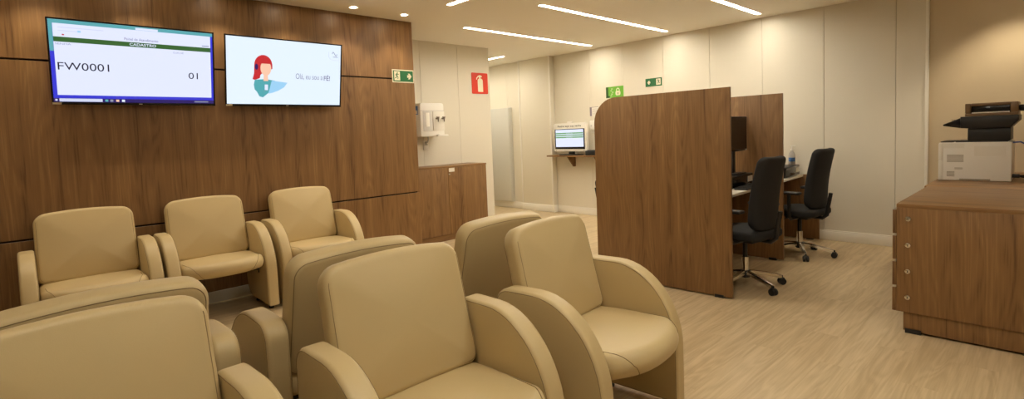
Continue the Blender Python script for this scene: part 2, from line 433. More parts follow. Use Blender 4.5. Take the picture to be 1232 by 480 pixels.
for k, u in enumerate((.285, .315, .35, .385)): patch('taskbar_icon', s, U(u), V(.008), U(u+.018), V(.036), -.0108, [M['scr_teal'], M['scr_grey'], M['scr_skin'], M['scr_sky']][k])
patch('tray_icons', s, U(.86), V(.014), U(.96), V(.030), -.0108, M['scr_grey'])
patch('start_icon', s, U(.008), V(.012), U(.020), V(.034), -.0108, M['scr_pale'])
flat_text('lettering', 'Painel de Atendimento', U(.42), V(.815), W*.21, .020, -.0109, M['scr_mauve'], s)
flat_text('lettering', 'CADASTRO', U(.45), V(.749), W*.165, .020, -.0113, M['scr_white'], s, .012)
flat_text('lettering', 'SENHA', U(.03), V(.70), W*.085, .013, -.0109, M['scr_grey'], s)
flat_text('lettering', 'GUICHÊ', U(.725), V(.685), W*.07, .016, -.0109, M['scr_grey'], s)
flat_text('lettering', 'FW0001', U(.035), V(.395), W*.285, .054, -.0109, M['scr_ink'], s)
flat_text('lettering', '01', U(.825), V(.345), W*.065, .050, -.0109, M['scr_ink'], s)
patch('browser_line', s, U(.05), V(.865), U(.16), V(.874), -.0106, M['scr_pale']); patch('browser_line', s, U(.05), V(.905), U(.30), V(.914), -.0106, M['scr_pale'])
patch('red_mark', s, U(.07), V(.815), U(.082), V(.83), -.0108, M['scr_hair']); patch('blue_mark', s, U(.155), V(.862), U(.172), V(.884), -.0108, M['scr_lap'])
patch('page_counter', s, U(.925), V(.812), U(.975), V(.824), -.0108, M['scr_grey'])

t, a, b, c, d = television('television', 1.324, 2.364, 'right television showing a greeting slide beside a red-haired figure')
s = screen(t, a, b, c, d, M['scr_sky']); W = b-a; Hh = d-c
def blob(name, pts, y, mat):
    bm = bmesh.new(); prism(bm, [(U(p), V(q)) for p, q in pts], y-.0005, y, 'y'); return finish(name, bm, mat, s)
def ell(cx, cy, rx, ry, n=28): return [(cx+rx*math.cos(2*PI*i/n), cy+ry*math.sin(2*PI*i/n)) for i in range(n)]
# plain attendant pictogram: hair, face, shirt and laptop as flat shapes
blob('pictogram_hair', arc(.295, .60, .075, .155, 180, 0, 14)+[(.37, .55), (.30, .50), (.27, .45), (.265, .40), (.225, .37), (.205, .38), (.218, .47)], -.0103, M['scr_hair'])
blob('pictogram_face', ell(.315, .555, .045, .115), -.0109, M['scr_skin'])
blob('pictogram_neck', [(.295, .36), (.335, .36), (.33, .47), (.298, .47)], -.0107, M['scr_skin'])
blob('pictogram_fringe', arc(.31, .615, .058, .10, 175, 5, 10)+[(.35, .625), (.30, .625)], -.0114, M['scr_hair'])
blob('pictogram_shirt', [(.222, .225), (.24, .19), (.26, .12), (.29, .105), (.345, .19), (.39, .37), (.33, .385), (.315, .36), (.295, .385), (.225, .375), (.215, .30)], -.0103, M['scr_shirt'])
blob('pictogram_laptop', [(.335, .165), (.365, .37), (.50, .345), (.47, .27), (.42, .215), (.37, .18)], -.0109, M['scr_lap'])
blob('pictogram_badge', [(.305, .22), (.332, .22), (.332, .305), (.305, .305)], -.0112, M['scr_white'])
blob('pictogram_headset', ell(.238, .57, .013, .045), -.0114, M['scr_navy'])
flat_text('lettering', 'Olá, eu sou a', U(.575), V(.40), W*.25, .058, -.0109, M['scr_mauve'], s, -.006)
flat_text('lettering', 'FÉ!', U(.838), V(.405), W*.06, .056, -.0109, M['scr_mauve'], s, .015)
bm = bmesh.new()
tube(bm, [(U(.885), -.0106, V(.885)), (U(.884), -.0106, V(.80)), (U(.90), -.0106, V(.765)), (U(.94), -.0106, V(.75)), (U(.985), -.0106, V(.75))], .0022, 6)
finish('logo_frame', bm, M['scr_pale'], s)
bm = bmesh.new()
tube(bm, [(U(.918+.022*(1-math.cos(x*PI))), -.0107, V(.855+.03*math.sin(x*2*PI))) for x in [i/20 for i in range(21)]], .0024, 6)
finish('logo_swirl', bm, M['scr_mauve'], s)
patch('logo_caption', s, U(.925), V(.80), U(.972), V(.81), -.0106, M['scr_grey'])

# ------------------------------------------------------------------ signs
def arrow(bm, cx, cz, s, sgn, y):
    pts = [(-.5, -.28), (-.5, .28), (-.10, .28), (-.32, .62), (.12, .62), (.60, 0), (.12, -.62), (-.32, -.62), (-.10, -.28)]
    pts = [(cx+sgn*p*s, cz+q*s) for p, q in pts]
    prism(bm, pts, y-.0006, y, 'y')
def runner(bm, cx, cz, s, sgn, y):
    def seg(p, q, w):
        p, q = Vector(p), Vector(q); d = (q-p).normalized(); n = Vector((-d.y, d.x))*w/2
        prism(bm, [(cx+sgn*v.x*s, cz+v.y*s) for v in (p+n, q+n, q-n, p-n)], y-.0006, y, 'y')
    prism(bm, [(cx+sgn*(.06+.11*math.cos(a))*s, cz+(.62+.11*math.sin(a))*s) for a in [2*PI*i/14 for i in range(14)]], y-.0006, y, 'y')
    seg((.03, .48), (-.08, -.02), .22); seg((.02, .42), (.30, .26), .10); seg((.30, .26), (.40, .38), .09)
    seg((.0, .42), (-.28, .30), .10); seg((-.28, .30), (-.32, .06), .09)
    seg((-.08, .02), (.20, -.20), .14); seg((.20, -.20), (.12, -.56), .12); seg((-.08, 0), (-.22, -.34), .14); seg((-.22, -.34), (-.48, -.40), .12)
def exit_sign(name, w, h, label, loc, rotz, border, flip):
    t = thing(name, label, 'sign', loc, rotz)
    hw = w/2
    bm = bmesh.new(); box(bm, (-hw, -.003, 0), (hw, 0, h), .0008, 1); finish('board', bm, M['sign_cream'], t)
    bm = bmesh.new(); box(bm, (-hw+border, -.0036, border), (hw-border, -.0031, h-border)); finish('green_panel', bm, M['green'], t)
    sg = -1 if flip else 1
    bm = bmesh.new(); cx = -sg*hw*.56; box(bm, (cx-.13*w, -.0042, h*.16), (cx+.13*w, -.0037, h*.86)); finish('doorway', bm, M['sign_cream'], t)
    bm = bmesh.new(); runner(bm, cx, h*.50, h*.42, sg, -.0043); finish('running_figure', bm, M['green'], t)
    bm = bmesh.new(); arrow(bm, sg*hw*.56, h*.5, h*.36, sg, -.0037); finish('arrow', bm, M['sign_cream'], t)
    return t
exit_sign('exit_sign', .276, .142, 'green exit sign with white border and right arrow on wooden wall', (3.157, YT-.0006, 1.976), 0, .011, False)
exit_sign('exit_sign', .272, .122, 'small green exit sign with left arrow on pale panel wall', (XB-.0006, 3.995, 1.964), -PI/2, .003, True)
t = thing('fire_extinguisher_sign', 'red square fire extinguisher sign on the alcove wall', 'sign', (5.0, 5.8694, 1.972), 0)
bm = bmesh.new(); prism(bm, dedupe(rrect(-.155, 0, .155, .306, .018)), -.003, 0, 'y'); finish('board', bm, M['red'], t)
bm = bmesh.new()
prism(bm, dedupe(rrect(-.040, .03, .058, .225, [.004, .004, .035, .035])), -.0037, -.0031, 'y')
prism(bm, [(-.012, .216), (.018, .216), (.018, .245), (-.012, .245)], -.0037, -.0031, 'y')
prism(bm, [(-.025, .245), (.045, .245), (.035, .268), (.0, .275), (-.035, .262), (-.062, .232), (-.068, .208), (-.055, .208), (-.045, .232)], -.0039, -.0032, 'y')
finish('extinguisher_symbol', bm, M['sign_cream'], t)
# green sticker with padlock
t = thing('padlock_sticker', 'bright green sticker with a white padlock above the booth panel', 'sign', (XB-.0006, 4.67, 1.86), -PI/2)
bm = bmesh.new(); box(bm, (-.16, -.002, 0), (.16, 0, .168)); finish('sheet', bm, M['lime'], t)
bm = bmesh.new(); box(bm, (-.16, -.0026, .003), (-.115, -.0021, .165)); box(bm, (-.158, -.0026, 0.001), (-.09, -.0021, .03)); finish('dark_edge', bm, M['dark_green'], t)
bm = bmesh.new()
prism(bm, dedupe(rrect(.015, .03, .105, .098, .025)), -.0027, -.0021, 'y')
prism(bm, arc(.06, .098, .034, .046, 0, 180, 12)+arc(.06, .098, .020, .032, 180, 0, 12), -.0027, -.0021, 'y')
finish('padlock', bm, M['sign_cream'], t)
bm = bmesh.new(); box(bm, (.055, -.0033, .045), (.066, -.0028, .075)); finish('keyhole', bm, M['dark_green'], t)
bm = bmesh.new()
for k in range(5): box(bm, (-.075+.014*(k % 3), -.0027, .025+.026*k), (-.05+.014*(k % 3), -.0021, .035+.026*k))
finish('speckles', bm, M['sign_cream'], t)
# papers near the kiosk
t = thing('wall_notice', 'white printed notice with purple-grey edge on wall beside the kiosk', 'notice', (XB-.0006, 5.07, 1.60), -PI/2)
bm = bmesh.new(); box(bm, (-.085, -.002, 0), (.085, 0, .142)); finish('sheet', bm, M['paper'], t)
bm = bmesh.new(); box(bm, (-.085, -.0026, 0), (-.045, -.0021, .142)); box(bm, (-.044, -.0026, .136), (.085, -.0021, .142)); finish('coloured_edge', bm, M['lilac_grey'], t)
bm = bmesh.new()
for k in range(5): box(bm, (-.03, -.0026, .02+.022*k), (.07-.01*(k % 2), -.0021, .023+.022*k))
finish('printed_lines', bm, M['lilac_grey'], t)
t = thing('wall_dispenser', 'small white dispenser on the wall below the notice', 'dispenser', (XB-.0006, 5.085, 1.33), -PI/2)
bm = bmesh.new(); box(bm, (-.05, -.05, .05), (.05, 0, .20), .012, 3); finish('body', bm, M['white'], t)
bm = bmesh.new(); box(bm, (-.055, -.012, 0), (.03, 0, .055), .002); finish('paper_slip', bm, M['paper'], t)
bm = bmesh.new(); cyl(bm, (-.012, -.0505, .115), (-.012, -.053, .115), .014); finish('window', bm, M['smoked'], t)

# ------------------------------------------------------------------ ticket kiosk
t = thing('wall_shelf', 'narrow wooden wall shelf holding the ticket kiosk', 'shelf', (XB, 5.35, 0))
bm = bmesh.new(); box(bm, (-.275, -.55, .962), (-.0006, .525, .985), .002); finish('board', bm, M['wood_y'], t)
for y in (.14, -.40):
    bm = bmesh.new(); prism(bm, [(-.20, .9615), (-.001, .9615), (-.001, .79), (-.05, .79)], y-.012, y+.012, 'y', .001)
    # prism on 'y' gives (u, d, v): bracket in the x-z plane
    finish('bracket', bm, M['wood_y'], t)
t = thing('ticket_kiosk', 'white ticket kiosk with a screen of green bars on the wall shelf', 'kiosk', (6.50, 5.43, .9856), -PI/2)
hw = .335
bm = bmesh.new(); box(bm, (-.19, -.07, 0), (.19, .10, .016), .004); box(bm, (-.05, .01, .016), (.05, .05, .12), .004); finish('stand', bm, M['black'], t)
bm = bmesh.new(); prism(bm, dedupe(rrect(-hw, .06, hw, .52, [.012, .012, .03, .03])), -.02, .045, 'y', .004)
prism(bm, dedupe(rrect(-.05, .517, .05, .545, .010)), -.012, .02, 'y', .002); f = finish('case', bm, M['white'], t)
bm = bmesh.new(); box(bm, (-.313, -.023, .10), (.313, -.0205, .425), .001); finish('bezel', bm, M['black_gloss'], f)
bm = bmesh.new(); box(bm, (-.288, -.0262, .135), (.288, -.0235, .415)); s = finish('screen', bm, M['scr_white'], t)
for z in (.345, .312, .279): patch('green_bar', s, -.285, z, .285, z+.021, -.0264, M['scr_lime'])
for z in (.350, .317, .284): flat_text('lettering', ['IMPRIMIR', 'SENHA', 'GERAL'][int((.350-z)/.033+.5)], -.06, z, .13, .011, -.0271, M['scr_white'], s)
flat_text('lettering', 'Retire aqui sua senha', -.245, .447, .49, .040, -.0206, M['dark_text'], f, .012)
for x in (-.29, .29):
    bm = bmesh.new(); cyl(bm, (x, -.021, .078), (x, -.0225, .078), .006); finish('button', bm, M['lilac_grey'], f)
t = thing('ticket_printer', 'small black ticket printer on shelf beside the kiosk screen', 'printer', (6.50, 4.99, .9856), -PI/2)
bm = bmesh.new(); box(bm, (-.085, -.08, 0), (.085, .08, .075), .012, 3); finish('body', bm, M['black'], t)
bm = bmesh.new(); box(bm, (-.06, -.05, .0752), (.06, .03, .082), .003); finish('cover', bm, M['black_gloss'], t)
bm = bmesh.new(); tube(bm, [(.086, .0, .02), (.12, -.03, .006), (.17, -.02, .006), (.2, .05, .006), (.19, .13, .006)], .004); finish('cord', bm, M['black'], t)

# ------------------------------------------------------------------ grey wall panel in the corridor
t = thing('electrical_panel', 'tall grey metal cabinet door on the corridor wall', 'cabinet', (6.6145, 7.25, .12))
bm = bmesh.new(); box(bm, (-.07, -.36, 0), (0, .60, 1.73), .003); finish('body', bm, M['grey_metal'], t)
bm = bmesh.new(); box(bm, (-.084, -.35, .01), (-.0702, .59, 1.72), .003); d = finish('door', bm, M['grey_metal'], t)
bm = bmesh.new(); cyl(bm, (-.0842, .52, .9), (-.092, .52, .9), .014); finish('latch', bm, M['steel'], d)

# ------------------------------------------------------------------ low cabinet in the alcove
t = thing('low_cabinet', 'two-door wooden cabinet in the alcove under the water dispenser', 'cabinet', (3.305, 5.47, 0))
w, dp, hh = 1.405, .385, .978
bm = bmesh.new(); box(bm, (0, .022, .08), (w, dp, hh-.022), .001); finish('carcass', bm, M['wood'], t)
bm = bmesh.new(); box(bm, (0, -.002, hh-.0215), (w+.004, dp+.012, hh), .001); finish('top', bm, M['wood_x'], t)
bm = bmesh.new(); box(bm, (0, .012, 0), (w-.01, dp-.02, .0795)); finish('plinth', bm, M['wood_x'], t)
for a, b in ((.004, .742), (.747, w-.002)):
    bm = bmesh.new(); box(bm, (a, 0, .083), (b, .0215, hh-.024), .001); d = finish('door', bm, M['wood'], t)
    if a > .5:
        bm = bmesh.new(); cyl(bm, (a+.02, -.0005, .87), (a+.02, -.006, .87), .011); finish('lock', bm, M['steel'], d)
        bm = bmesh.new(); box(bm, (a+.015, -.002, .90), (a+.105, -.0003, .95)); finish('name_tag', bm, M['paper'], d)

# ------------------------------------------------------------------ wall water dispenser
t = thing('water_dispenser', 'white wall mounted water dispenser with two taps above the alcove cabinet', 'water dispenser', (3.955, 5.8695, 1.37))
bm = bmesh.new()
prism(bm, dedupe(rrect(-.187, .0, .187, .437, [.012, .012, .03, .03])), -.25, 0, 'y', .014)
body = finish('body', bm, M['white'], t)
bm = bmesh.new(); box(bm, (-.15, -.2535, .07), (-.015, -.2505, .33), .001); finish('filter_window', bm, M['smoked'], body)
bm = bmesh.new(); cyl(bm, (-.085, -.2555, .13), (-.085, -.2555, .31), .032, seg=24); 
for v in bm.verts: v.co.y = -.2555+(v.co.y+.2555)*.25
f = finish('filter', bm, M['white'], t)
bm = bmesh.new(); box(bm, (.0, -.262, .075), (.182, -.2505, .33), .004); finish('tap_panel', bm, M['white_trim'], body)
bm = bmesh.new(); box(bm, (-.187, -.2525, .335), (.187, -.2505, .338)); finish('cover_joint', bm, M['lilac_grey'], body)
for x in (.05, .145):
    bm = bmesh.new()
    cyl(bm, (x, -.2622, .235), (x, -.31, .235), .012); cyl(bm, (x, -.305, .237), (x, -.305, .19), .009, .007); lathe(bm, [(.010, .0), (.016, .005), (.016, .016), (.010, .02)], 14, (x, -.305, .236))
    cyl(bm, (x-.022, -.30, .252), (x+.022, -.30, .252), .006, seg=10)
    finish('tap', bm, M['tap'], t)
bm = bmesh.new(); box(bm, (.04, -.30, .0), (.21, -.2505, .022), .005); box(bm, (.055, -.295, .0222), (.195, -.256, .025)); finish('drip_tray', bm, M['white'], t)
bm = bmesh.new(); box(bm, (-.1885, -.20, .29), (-.1874, -.13, .40)); finish('sticker', bm, M['sticker_blue'], body)
bm = bmesh.new(); box(bm, (-.1894, -.188, .30), (-.1887, -.145, .345)); finish('sticker', bm, M['paper'], body)
bm = bmesh.new(); tube(bm, [(.02, -.10, -.001), (.02, -.10, -.04), (.03, -.06, -.075), (.03, -.045, -.075)], .009); finish('water_hose', bm, M['steel'], t)
t = thing('water_valve', 'small white valve box on the wall below the water dispenser', 'valve', (3.985, 5.8695, 1.195))
bm = bmesh.new(); box(bm, (-.035, -.02, 0), (.045, 0, .12), .004); finish('plate', bm, M['white'], t)
bm = bmesh.new(); cyl(bm, (.0, -.0205, .10), (0, -.04, .10), .016); cyl(bm, (-.015, -.035, .072), (.02, -.035, .072), .007); finish('knob', bm, M['steel'], t)

# ------------------------------------------------------------------ armchairs
def make_armchair(label, group):
    t = thing('armchair', label, 'armchair', (0, 0, 0), 0, group)
    prof = ([(-.272, .035)]+[(-.272, .16)]+arc(.06, .30, .332, .392, 180, 90, 14)+[(.19, .69)]+arc(.19, .612, .08, .078, 90, 0, 6)
            + [(.27, .22)]+arc(.09, .215, .18, .18, 0, -90, 8))
    for sx in (-1, 1):
        cx = sx*.334; bm = bmesh.new()
        sm = pillow(bm, prof, .086, .017, lambda u, v, w: (cx+w, u, v), (.004, .004), n=4, rings=4, seams=((-1, 1), (1, 1)))
        arm = finish('armrest', bm, M['leather'], t, 60)
        bm = bmesh.new()
        for L in sm: tube(bm, L, .0015, 6, True)
        finish('seam', bm, M['seam'], arm)
        for y in (-.19, .12):
            bm = bmesh.new(); lathe(bm, [(.020, 0), (.022, .006), (.017, .018), (.010, .022), (.010, .062)], 16, (cx, y, 0)); finish('glide', bm, M['black'], t)
    # seat: side profile swept across, front swept back towards the corners
    sp = ([(.175, .352), (.19, .37), (.19, .44), (.175, .455)]+[(0, .468)]+arc(-.305, .419, .060, .057, 92, 270, 12)+[(0, .350)])
    hwx = .287
    def bow(u, v, w):
        k = (abs(w)/hwx)
        return (w, u+.115*k**2.5*max(0, (.19-u)/.555), v-.010*k*k*(1 if v > .42 else 0))
    bm = bmesh.new()
    pillow(bm, sp, hwx*2, .035, bow, (0, 0), n=5, rings=4, mid=13)
    seat = finish('seat', bm, M['leather'], t, 60)
    front = [(-.14, .4695), (-.22, .474)]+arc(-.305, .419, .0605, .0575, 88, 255, 14)
    for sx in (-1, 1):
        bm = bmesh.new(); n = len(front)
        tube(bm, [bow(u, v, sx*(.258-.105*(i/(n-1))**1.3)) for i, (u, v) in enumerate(front)], .0016, 6); finish('seam', bm, M['seam'], seat)
    # backrest, leaning
    bp = dedupe(rrect(-.2905, 0, .2905, .488, [.05, .05, .066, .066]))
    ang = math.radians(14); ca, sa = math.cos(ang), math.sin(ang)
    def lean(u, v, w):
        k = v/.488; uu = u*(1-.02*k)
        vv = v+.022*(1-(u/.29)**2)*k
        y0 = .150+vv*sa-w*ca; z0 = .440+vv*ca+w*sa
        return (uu, y0, z0)
    bm = bmesh.new()
    sm = pillow(bm, bp, .092, .030, lean, (.002, .022), n=6, rings=6, seams=((-1, 2), (1, 2)))
    back = finish('backrest', bm, M['leather'], t, 60)
    bm = bmesh.new(); tube(bm, sm[0], .0018, 6, True); finish('seam', bm, M['seam'], back)
    L = sm[1]; zs = [p[2] for p in L]; zt = max(zs)-.05      # front seams run up the two sides only
    for sg in (-1, 1):
        q = sorted([p for p in L if p[0]*sg > .2 and p[2] < zt], key=lambda p: p[2]); bm = bmesh.new(); tube(bm, q, .0013, 6); finish('seam', bm, M['seam'], back)
    bm = bmesh.new()
    box(bm, (-.2895, -.10, .315), (.2895, -.06, .346), .003); box(bm, (-.2895, .10, .315), (.2895, .14, .346), .003)
    box(bm, (-.22, -.0599, .32), (-.18, .0999, .344)); box(bm, (.18, -.0599, .32), (.22, .0999, .344))
    fr = finish('seat_frame', bm, M['black'], t)
    for sx in (-1, 1):
        bm = bmesh.new(); cyl(bm, (sx*.27, -.14, .33), (sx*.27, -.14, .30), .006, seg=10); cyl(bm, (sx*.27, -.1001, .333), (sx*.27, -.145, .333), .007, seg=10); finish('lever', bm, M['black'], t)
    return t
G1, G2, G3 = 'armchairs against the wooden wall', 'armchairs in the front row', 'armchairs in the middle row facing the screens'
chair = make_armchair('tan armchair against the wooden wall under the left television', G1)
chair.location = (.33, 4.665, 0)
dup(chair, (1.105, 4.665, 0), 0, 'tan armchair against the wooden wall between the two others there', G1)
dup(chair, (1.905, 4.665, 0), 0, 'tan armchair against the wooden wall, nearest the alcove cabinet', G1)
dup(chair, (.10, 1.48, 0), math.radians(2.5), 'tan armchair in the front row at bottom left, only backrest and arm in view', G2)
dup(chair, (.998, 1.47, 0), 0, 'tan armchair in the middle of the front row, facing the camera', G2)
dup(chair, (1.875, 1.46, 0), math.radians(5.5), 'tan armchair at the right end of the front row, seat and dark underside visible', G2)
dup(chair, (.135, 2.225, 0), PI+math.radians(3), 'tan armchair with its back to the front row, behind the bottom left chair', G3)
dup(chair, (.985, 2.245, 0), PI, 'tan armchair with its back to the middle chair of the front row', G3)
dup(chair, (1.81, 2.25, 0), PI, 'tan armchair with its back to the right end chair of the front row', G3)

# ------------------------------------------------------------------ booths
BA = math.radians(2.4); BO = Vector((3.945, 1.715))
def BT(x, y, z=0):
    return (BO.x+x*math.cos(BA)-y*math.sin(BA), BO.y+x*math.sin(BA)+y*math.cos(BA), z)
def divider(name, x, y, label, length=1.245, top=1.65):
    t = thing(name, label, 'divider', BT(x, y), BA, 'wooden booth dividers')
    bm = bmesh.new()
    pts = [(0, .012), (length, .012)]+arc(length-.23, top-.23, .23, .23, 0, 90, 14)+[(0, top)]
    prism(bm, pts, 0, .025, 'x', .0012); finish('panel', bm, M['wood'], t)
    for y in (.10, length-.12):
        bm = bmesh.new(); box(bm, (-.006, y-.035, 0), (.031, y+.035, .0118), .001); box(bm, (-.006, y-.035, .0119), (-.0004, y+.035, .024)); finish('foot', bm, M['black'], t)
    return t
divider('booth_divider', 0, 0, 'tall wooden booth divider with rounded corner, nearest the armchairs')
divider('booth_divider', 1.452, .055, 'tall wooden booth divider behind the monitor, farther of the two')
P3 = thing('desk_end_panel', 'low wooden end panel carrying the second desk by the wall', 'panel', BT(2.66, .03), BA)
bm = bmesh.new(); box(bm, (0, 0, .012), (.025, .62, .757), .001); finish('panel', bm, M['wood'], P3)
bm = bmesh.new(); box(bm, (-.006, .06, 0), (.031, .13, .0118)); box(bm, (-.006, .48, 0), (.031, .55, .0118)); finish('foot', bm, M['black'], P3)
def desk(x0, x1, label):
    t = thing('booth_desk', label, 'desk', BT(x0, .19), BA, 'white desks in the booths')
    w = x1-x0
    bm = bmesh.new(); box(bm, (0, 0, .733), (w, .62, .758), .002); finish('desktop', bm, M['desk_white'], t)
    bm = bmesh.new(); box(bm, (0.01, .575, .04), (w-.01, .595, .7325), .001); finish('modesty_panel', bm, M['wood_x'], t)
    return t
desk(.027, 1.449, 'white desk in the near booth carrying monitor and keyboard')
desk(1.480, 2.657, 'white desk in the far booth carrying the sanitizer bottle')
def monitor(loc, rz, label):
    t = thing('computer_monitor', label, 'monitor', loc, rz, 'booth monitors')
    bm = bmesh.new(); box(bm, (-.255, -.02, .225), (.255, .012, .565), .006); box(bm, (-.14, .0121, .29), (.14, .035, .48), .008); finish('casing', bm, M['black'], t)
    bm = bmesh.new(); box(bm, (-.24, -.0225, .245), (.24, -.0202, .55)); finish('screen', bm, M['black_gloss'], t)
    bm = bmesh.new(); box(bm, (.20, -.0215, .229), (.248, -.0203, .242)); finish('sticker', bm, M['grey_metal'], t)
    bm = bmesh.new(); box(bm, (-.03, .0125, .016), (.03, .034, .2895), .004); box(bm, (-.12, -.06, 0), (.12, .11, .0158), .005); finish('stand', bm, M['black'], t)
    return t
def keyboard(loc, rz, label):
    t = thing('keyboard', label, 'keyboard', loc, rz, 'booth keyboards')
    bm = bmesh.new(); box(bm, (-.22, -.062, 0), (.22, .062, .018), .004); finish('case', bm, M['black'], t)
    bm = bmesh.new()
    for r in range(5):
        for k in range(16): box(bm, (-.21+.0264*k, -.056+.0225*r, .0182), (-.21+.0264*k+.022, -.056+.0225*r+.019, .025), .002, 1)
    finish('keys', bm, M['charcoal'], t)
    return t
def computer(loc, label):
    t = thing('desktop_computer', label, 'computer', loc, BA, 'computers lying under the booth monitors')
    bm = bmesh.new(); box(bm, (-.265, -.14, .006), (.265, .14, .118), .005); finish('case', bm, M['black'], t)
    bm = bmesh.new(); box(bm, (-.255, -.1435, .012), (.255, -.1405, .112), .001); box(bm, (-.24, -.146, .085), (-.08, -.1436, .105)); finish('front_panel', bm, M['black_gloss'], t)
    bm = bmesh.new(); box(bm, (.12, -.146, .04), (.245, -.1437, .095)); finish('label', bm, M['paper'], t)
    bm = bmesh.new()
    for x in (-.22, .22):
        for y in (-.11, .11): cyl(bm, (x, y, 0), (x, y, .0059), .012, seg=12)
    finish('foot', bm, M['black'], t)
DT = .7583
computer((5.07, 2.228, DT), 'black desktop computer with a pale label under the near monitor')
monitor((5.085, 2.16, DT+.1185), BA, 'black monitor on the near white desk, seen just past the big divider')
keyboard((5.02, 2.003, DT), BA, 'black keyboard at the front of the near white desk')
computer((6.27, 2.17, DT), 'black desktop computer on the far white desk, carrying the bottle')
monitor((6.10, 2.20, DT+.1185), BA, 'black monitor on the far white desk, hidden behind the second divider')
keyboard((5.72, 2.07, DT), BA, 'black keyboard on the far white desk')
t = thing('sanitizer_bottle', 'white pump bottle standing on the far white desk', 'bottle', (6.475, 2.10, DT+.1185), BA)
bm = bmesh.new(); lathe(bm, [(.030, 0), (.034, .006), (.034, .11), (.030, .13), (.015, .15), (.013, .165)], 24); finish('bottle', bm, M['smoked'], t)
bm = bmesh.new(); lathe(bm, [(.016, .1655), (.016, .185), (.006, .188), (.005, .215)], 16); box(bm, (-.008, -.04, .215), (.008, .012, .226), .003); finish('pump', bm, M['white'], t)
bm = bmesh.new(); lathe(bm, [(.0346, .04), (.0348, .04), (.0348, .085), (.0346, .085)], 24); finish('label', bm, M['sticker_blue'], t)

def office_chair(loc, rz, leg0, label):
    t = thing('office_chair', label, 'office chair', loc, rz, 'office chairs at the booths')
    bm = bmesh.new(); lathe(bm, [(.035, .075), (.042, .085), (.042, .125), (.032, .135)], 20); base = finish('base_hub', bm, M['black'], t)
    for k in range(5):
        a = math.radians(leg0)+2*PI*k/5; ux, uy = math.cos(a), math.sin(a); px, py = -uy, ux
        bm = bmesh.new()
        s0 = [(.035, .125, .020), (.18, .105, .017), (.30, .075, .013)]
        rings = []
        for r, z, w in s0:
            rings.append([bm.verts.new((ux*r+px*o*w, uy*r+py*o*w, z+dz)) for o, dz in ((-1, -.022), (1, -.022), (1, .0), (.6, .008), (-.6, .008), (-1, .0))])
        for A, B in zip(rings, rings[1:]):
            for i in range(6): bm.faces.new((A[i], A[(i+1) % 6], B[(i+1) % 6], B[i]))
        bm.faces.new(rings[0]); bm.faces.new(rings[-1])
        leg = finish('base_leg', bm, M['chrome'], t, 25)
        bm = bmesh.new(); cx, cy = ux*.305, uy*.305
        cyl(bm, (cx, cy, .06), (cx, cy, .078), .008, seg=10)
        for o in (-1, 1): cyl(bm, (cx+px*.004*o, cy+py*.004*o, .0285), (cx+px*.026*o, cy+py*.026*o, .0285), .028, seg=18, bev=.004)
        box(bm, (-.018, -.02, .03), (.018, .02, .060), .006, mat=Matrix.Translation((cx, cy, 0)) @ Matrix.Rotation(a, 4, 'Z'))
        finish('caster', bm, M['black'], leg)
    bm = bmesh.new(); cyl(bm, (0, 0, .1352), (0, 0, .25), .027, seg=24); finish('gas_column', bm, M['chrome'], t)
    bm = bmesh.new(); cyl(bm, (0, 0, .2502), (0, 0, .385), .019, seg=20); box(bm, (-.10, -.12, .385), (.10, .10, .42), .008); finish('mechanism', bm, M['black'], t)
    bm = bmesh.new(); cyl(bm, (-.11, .03, .40), (-.26, .05, .395), .005, seg=8); box(bm, (-.285, .035, .388), (-.255, .065, .402), .004); finish('height_lever', bm, M['black'], t)
    bm = bmesh.new()
    pillow(bm, dedupe(rrect(-.24, -.23, .24, .24, [.09, .09, .07, .07])), .075, .03, lambda u, v, w: (u, v, .462+w-.015*max(0, v-.1)/.14), (0, .010), rings=5); finish('seat', bm, M['charcoal'], t, 60)
    ang = math.radians(8); ca, sa = math.cos(ang), math.sin(ang)
    def lean(u, v, w):
        uu = u*(1-.12*(v/.58)); w2 = w+.05*(u/.23)**2
        return (uu, -.185-v*sa-.02*math.sin(v/.58*PI)*-1+w2*ca, .50+v*ca+w2*sa)
    bm = bmesh.new()
    pillow(bm, dedupe(rrect(-.195, 0, .195, .60, [.09, .09, .06, .06])), .075, .028, lean, (.004, .004), rings=6); finish('backrest', bm, M['charcoal'], t, 60)
    bm = bmesh.new(); tube(bm, [(0, -.10, .41), (0, -.22, .405), (0, -.262, .44), (0, -.272, .52), (0, -.298, .66)], .018, 10); finish('back_support', bm, M['black'], t)
    for sx in (-1, 1):
        bm = bmesh.new(); tube(bm, [(sx*.10, -.03, .405), (sx*.24, -.03, .405), (sx*.275, -.03, .43), (sx*.28, -.03, .50), (sx*.28, -.03, .655)], .017, 10); ar = finish('armrest', bm, M['black'], t)
        bm = bmesh.new(); box(bm, (sx*.28-.04, -.14, .6555), (sx*.28+.04, .11, .683), .012, 3); finish('arm_pad', bm, M['black'], ar)
    return t
office_chair((4.38, 1.79, 0), math.radians(-7), 250, 'black office chair at the near white desk, beside the big divider')
office_chair((5.765, 1.80, 0), math.radians(-8), 215, 'black office chair at the far white desk, nearest the back wall')
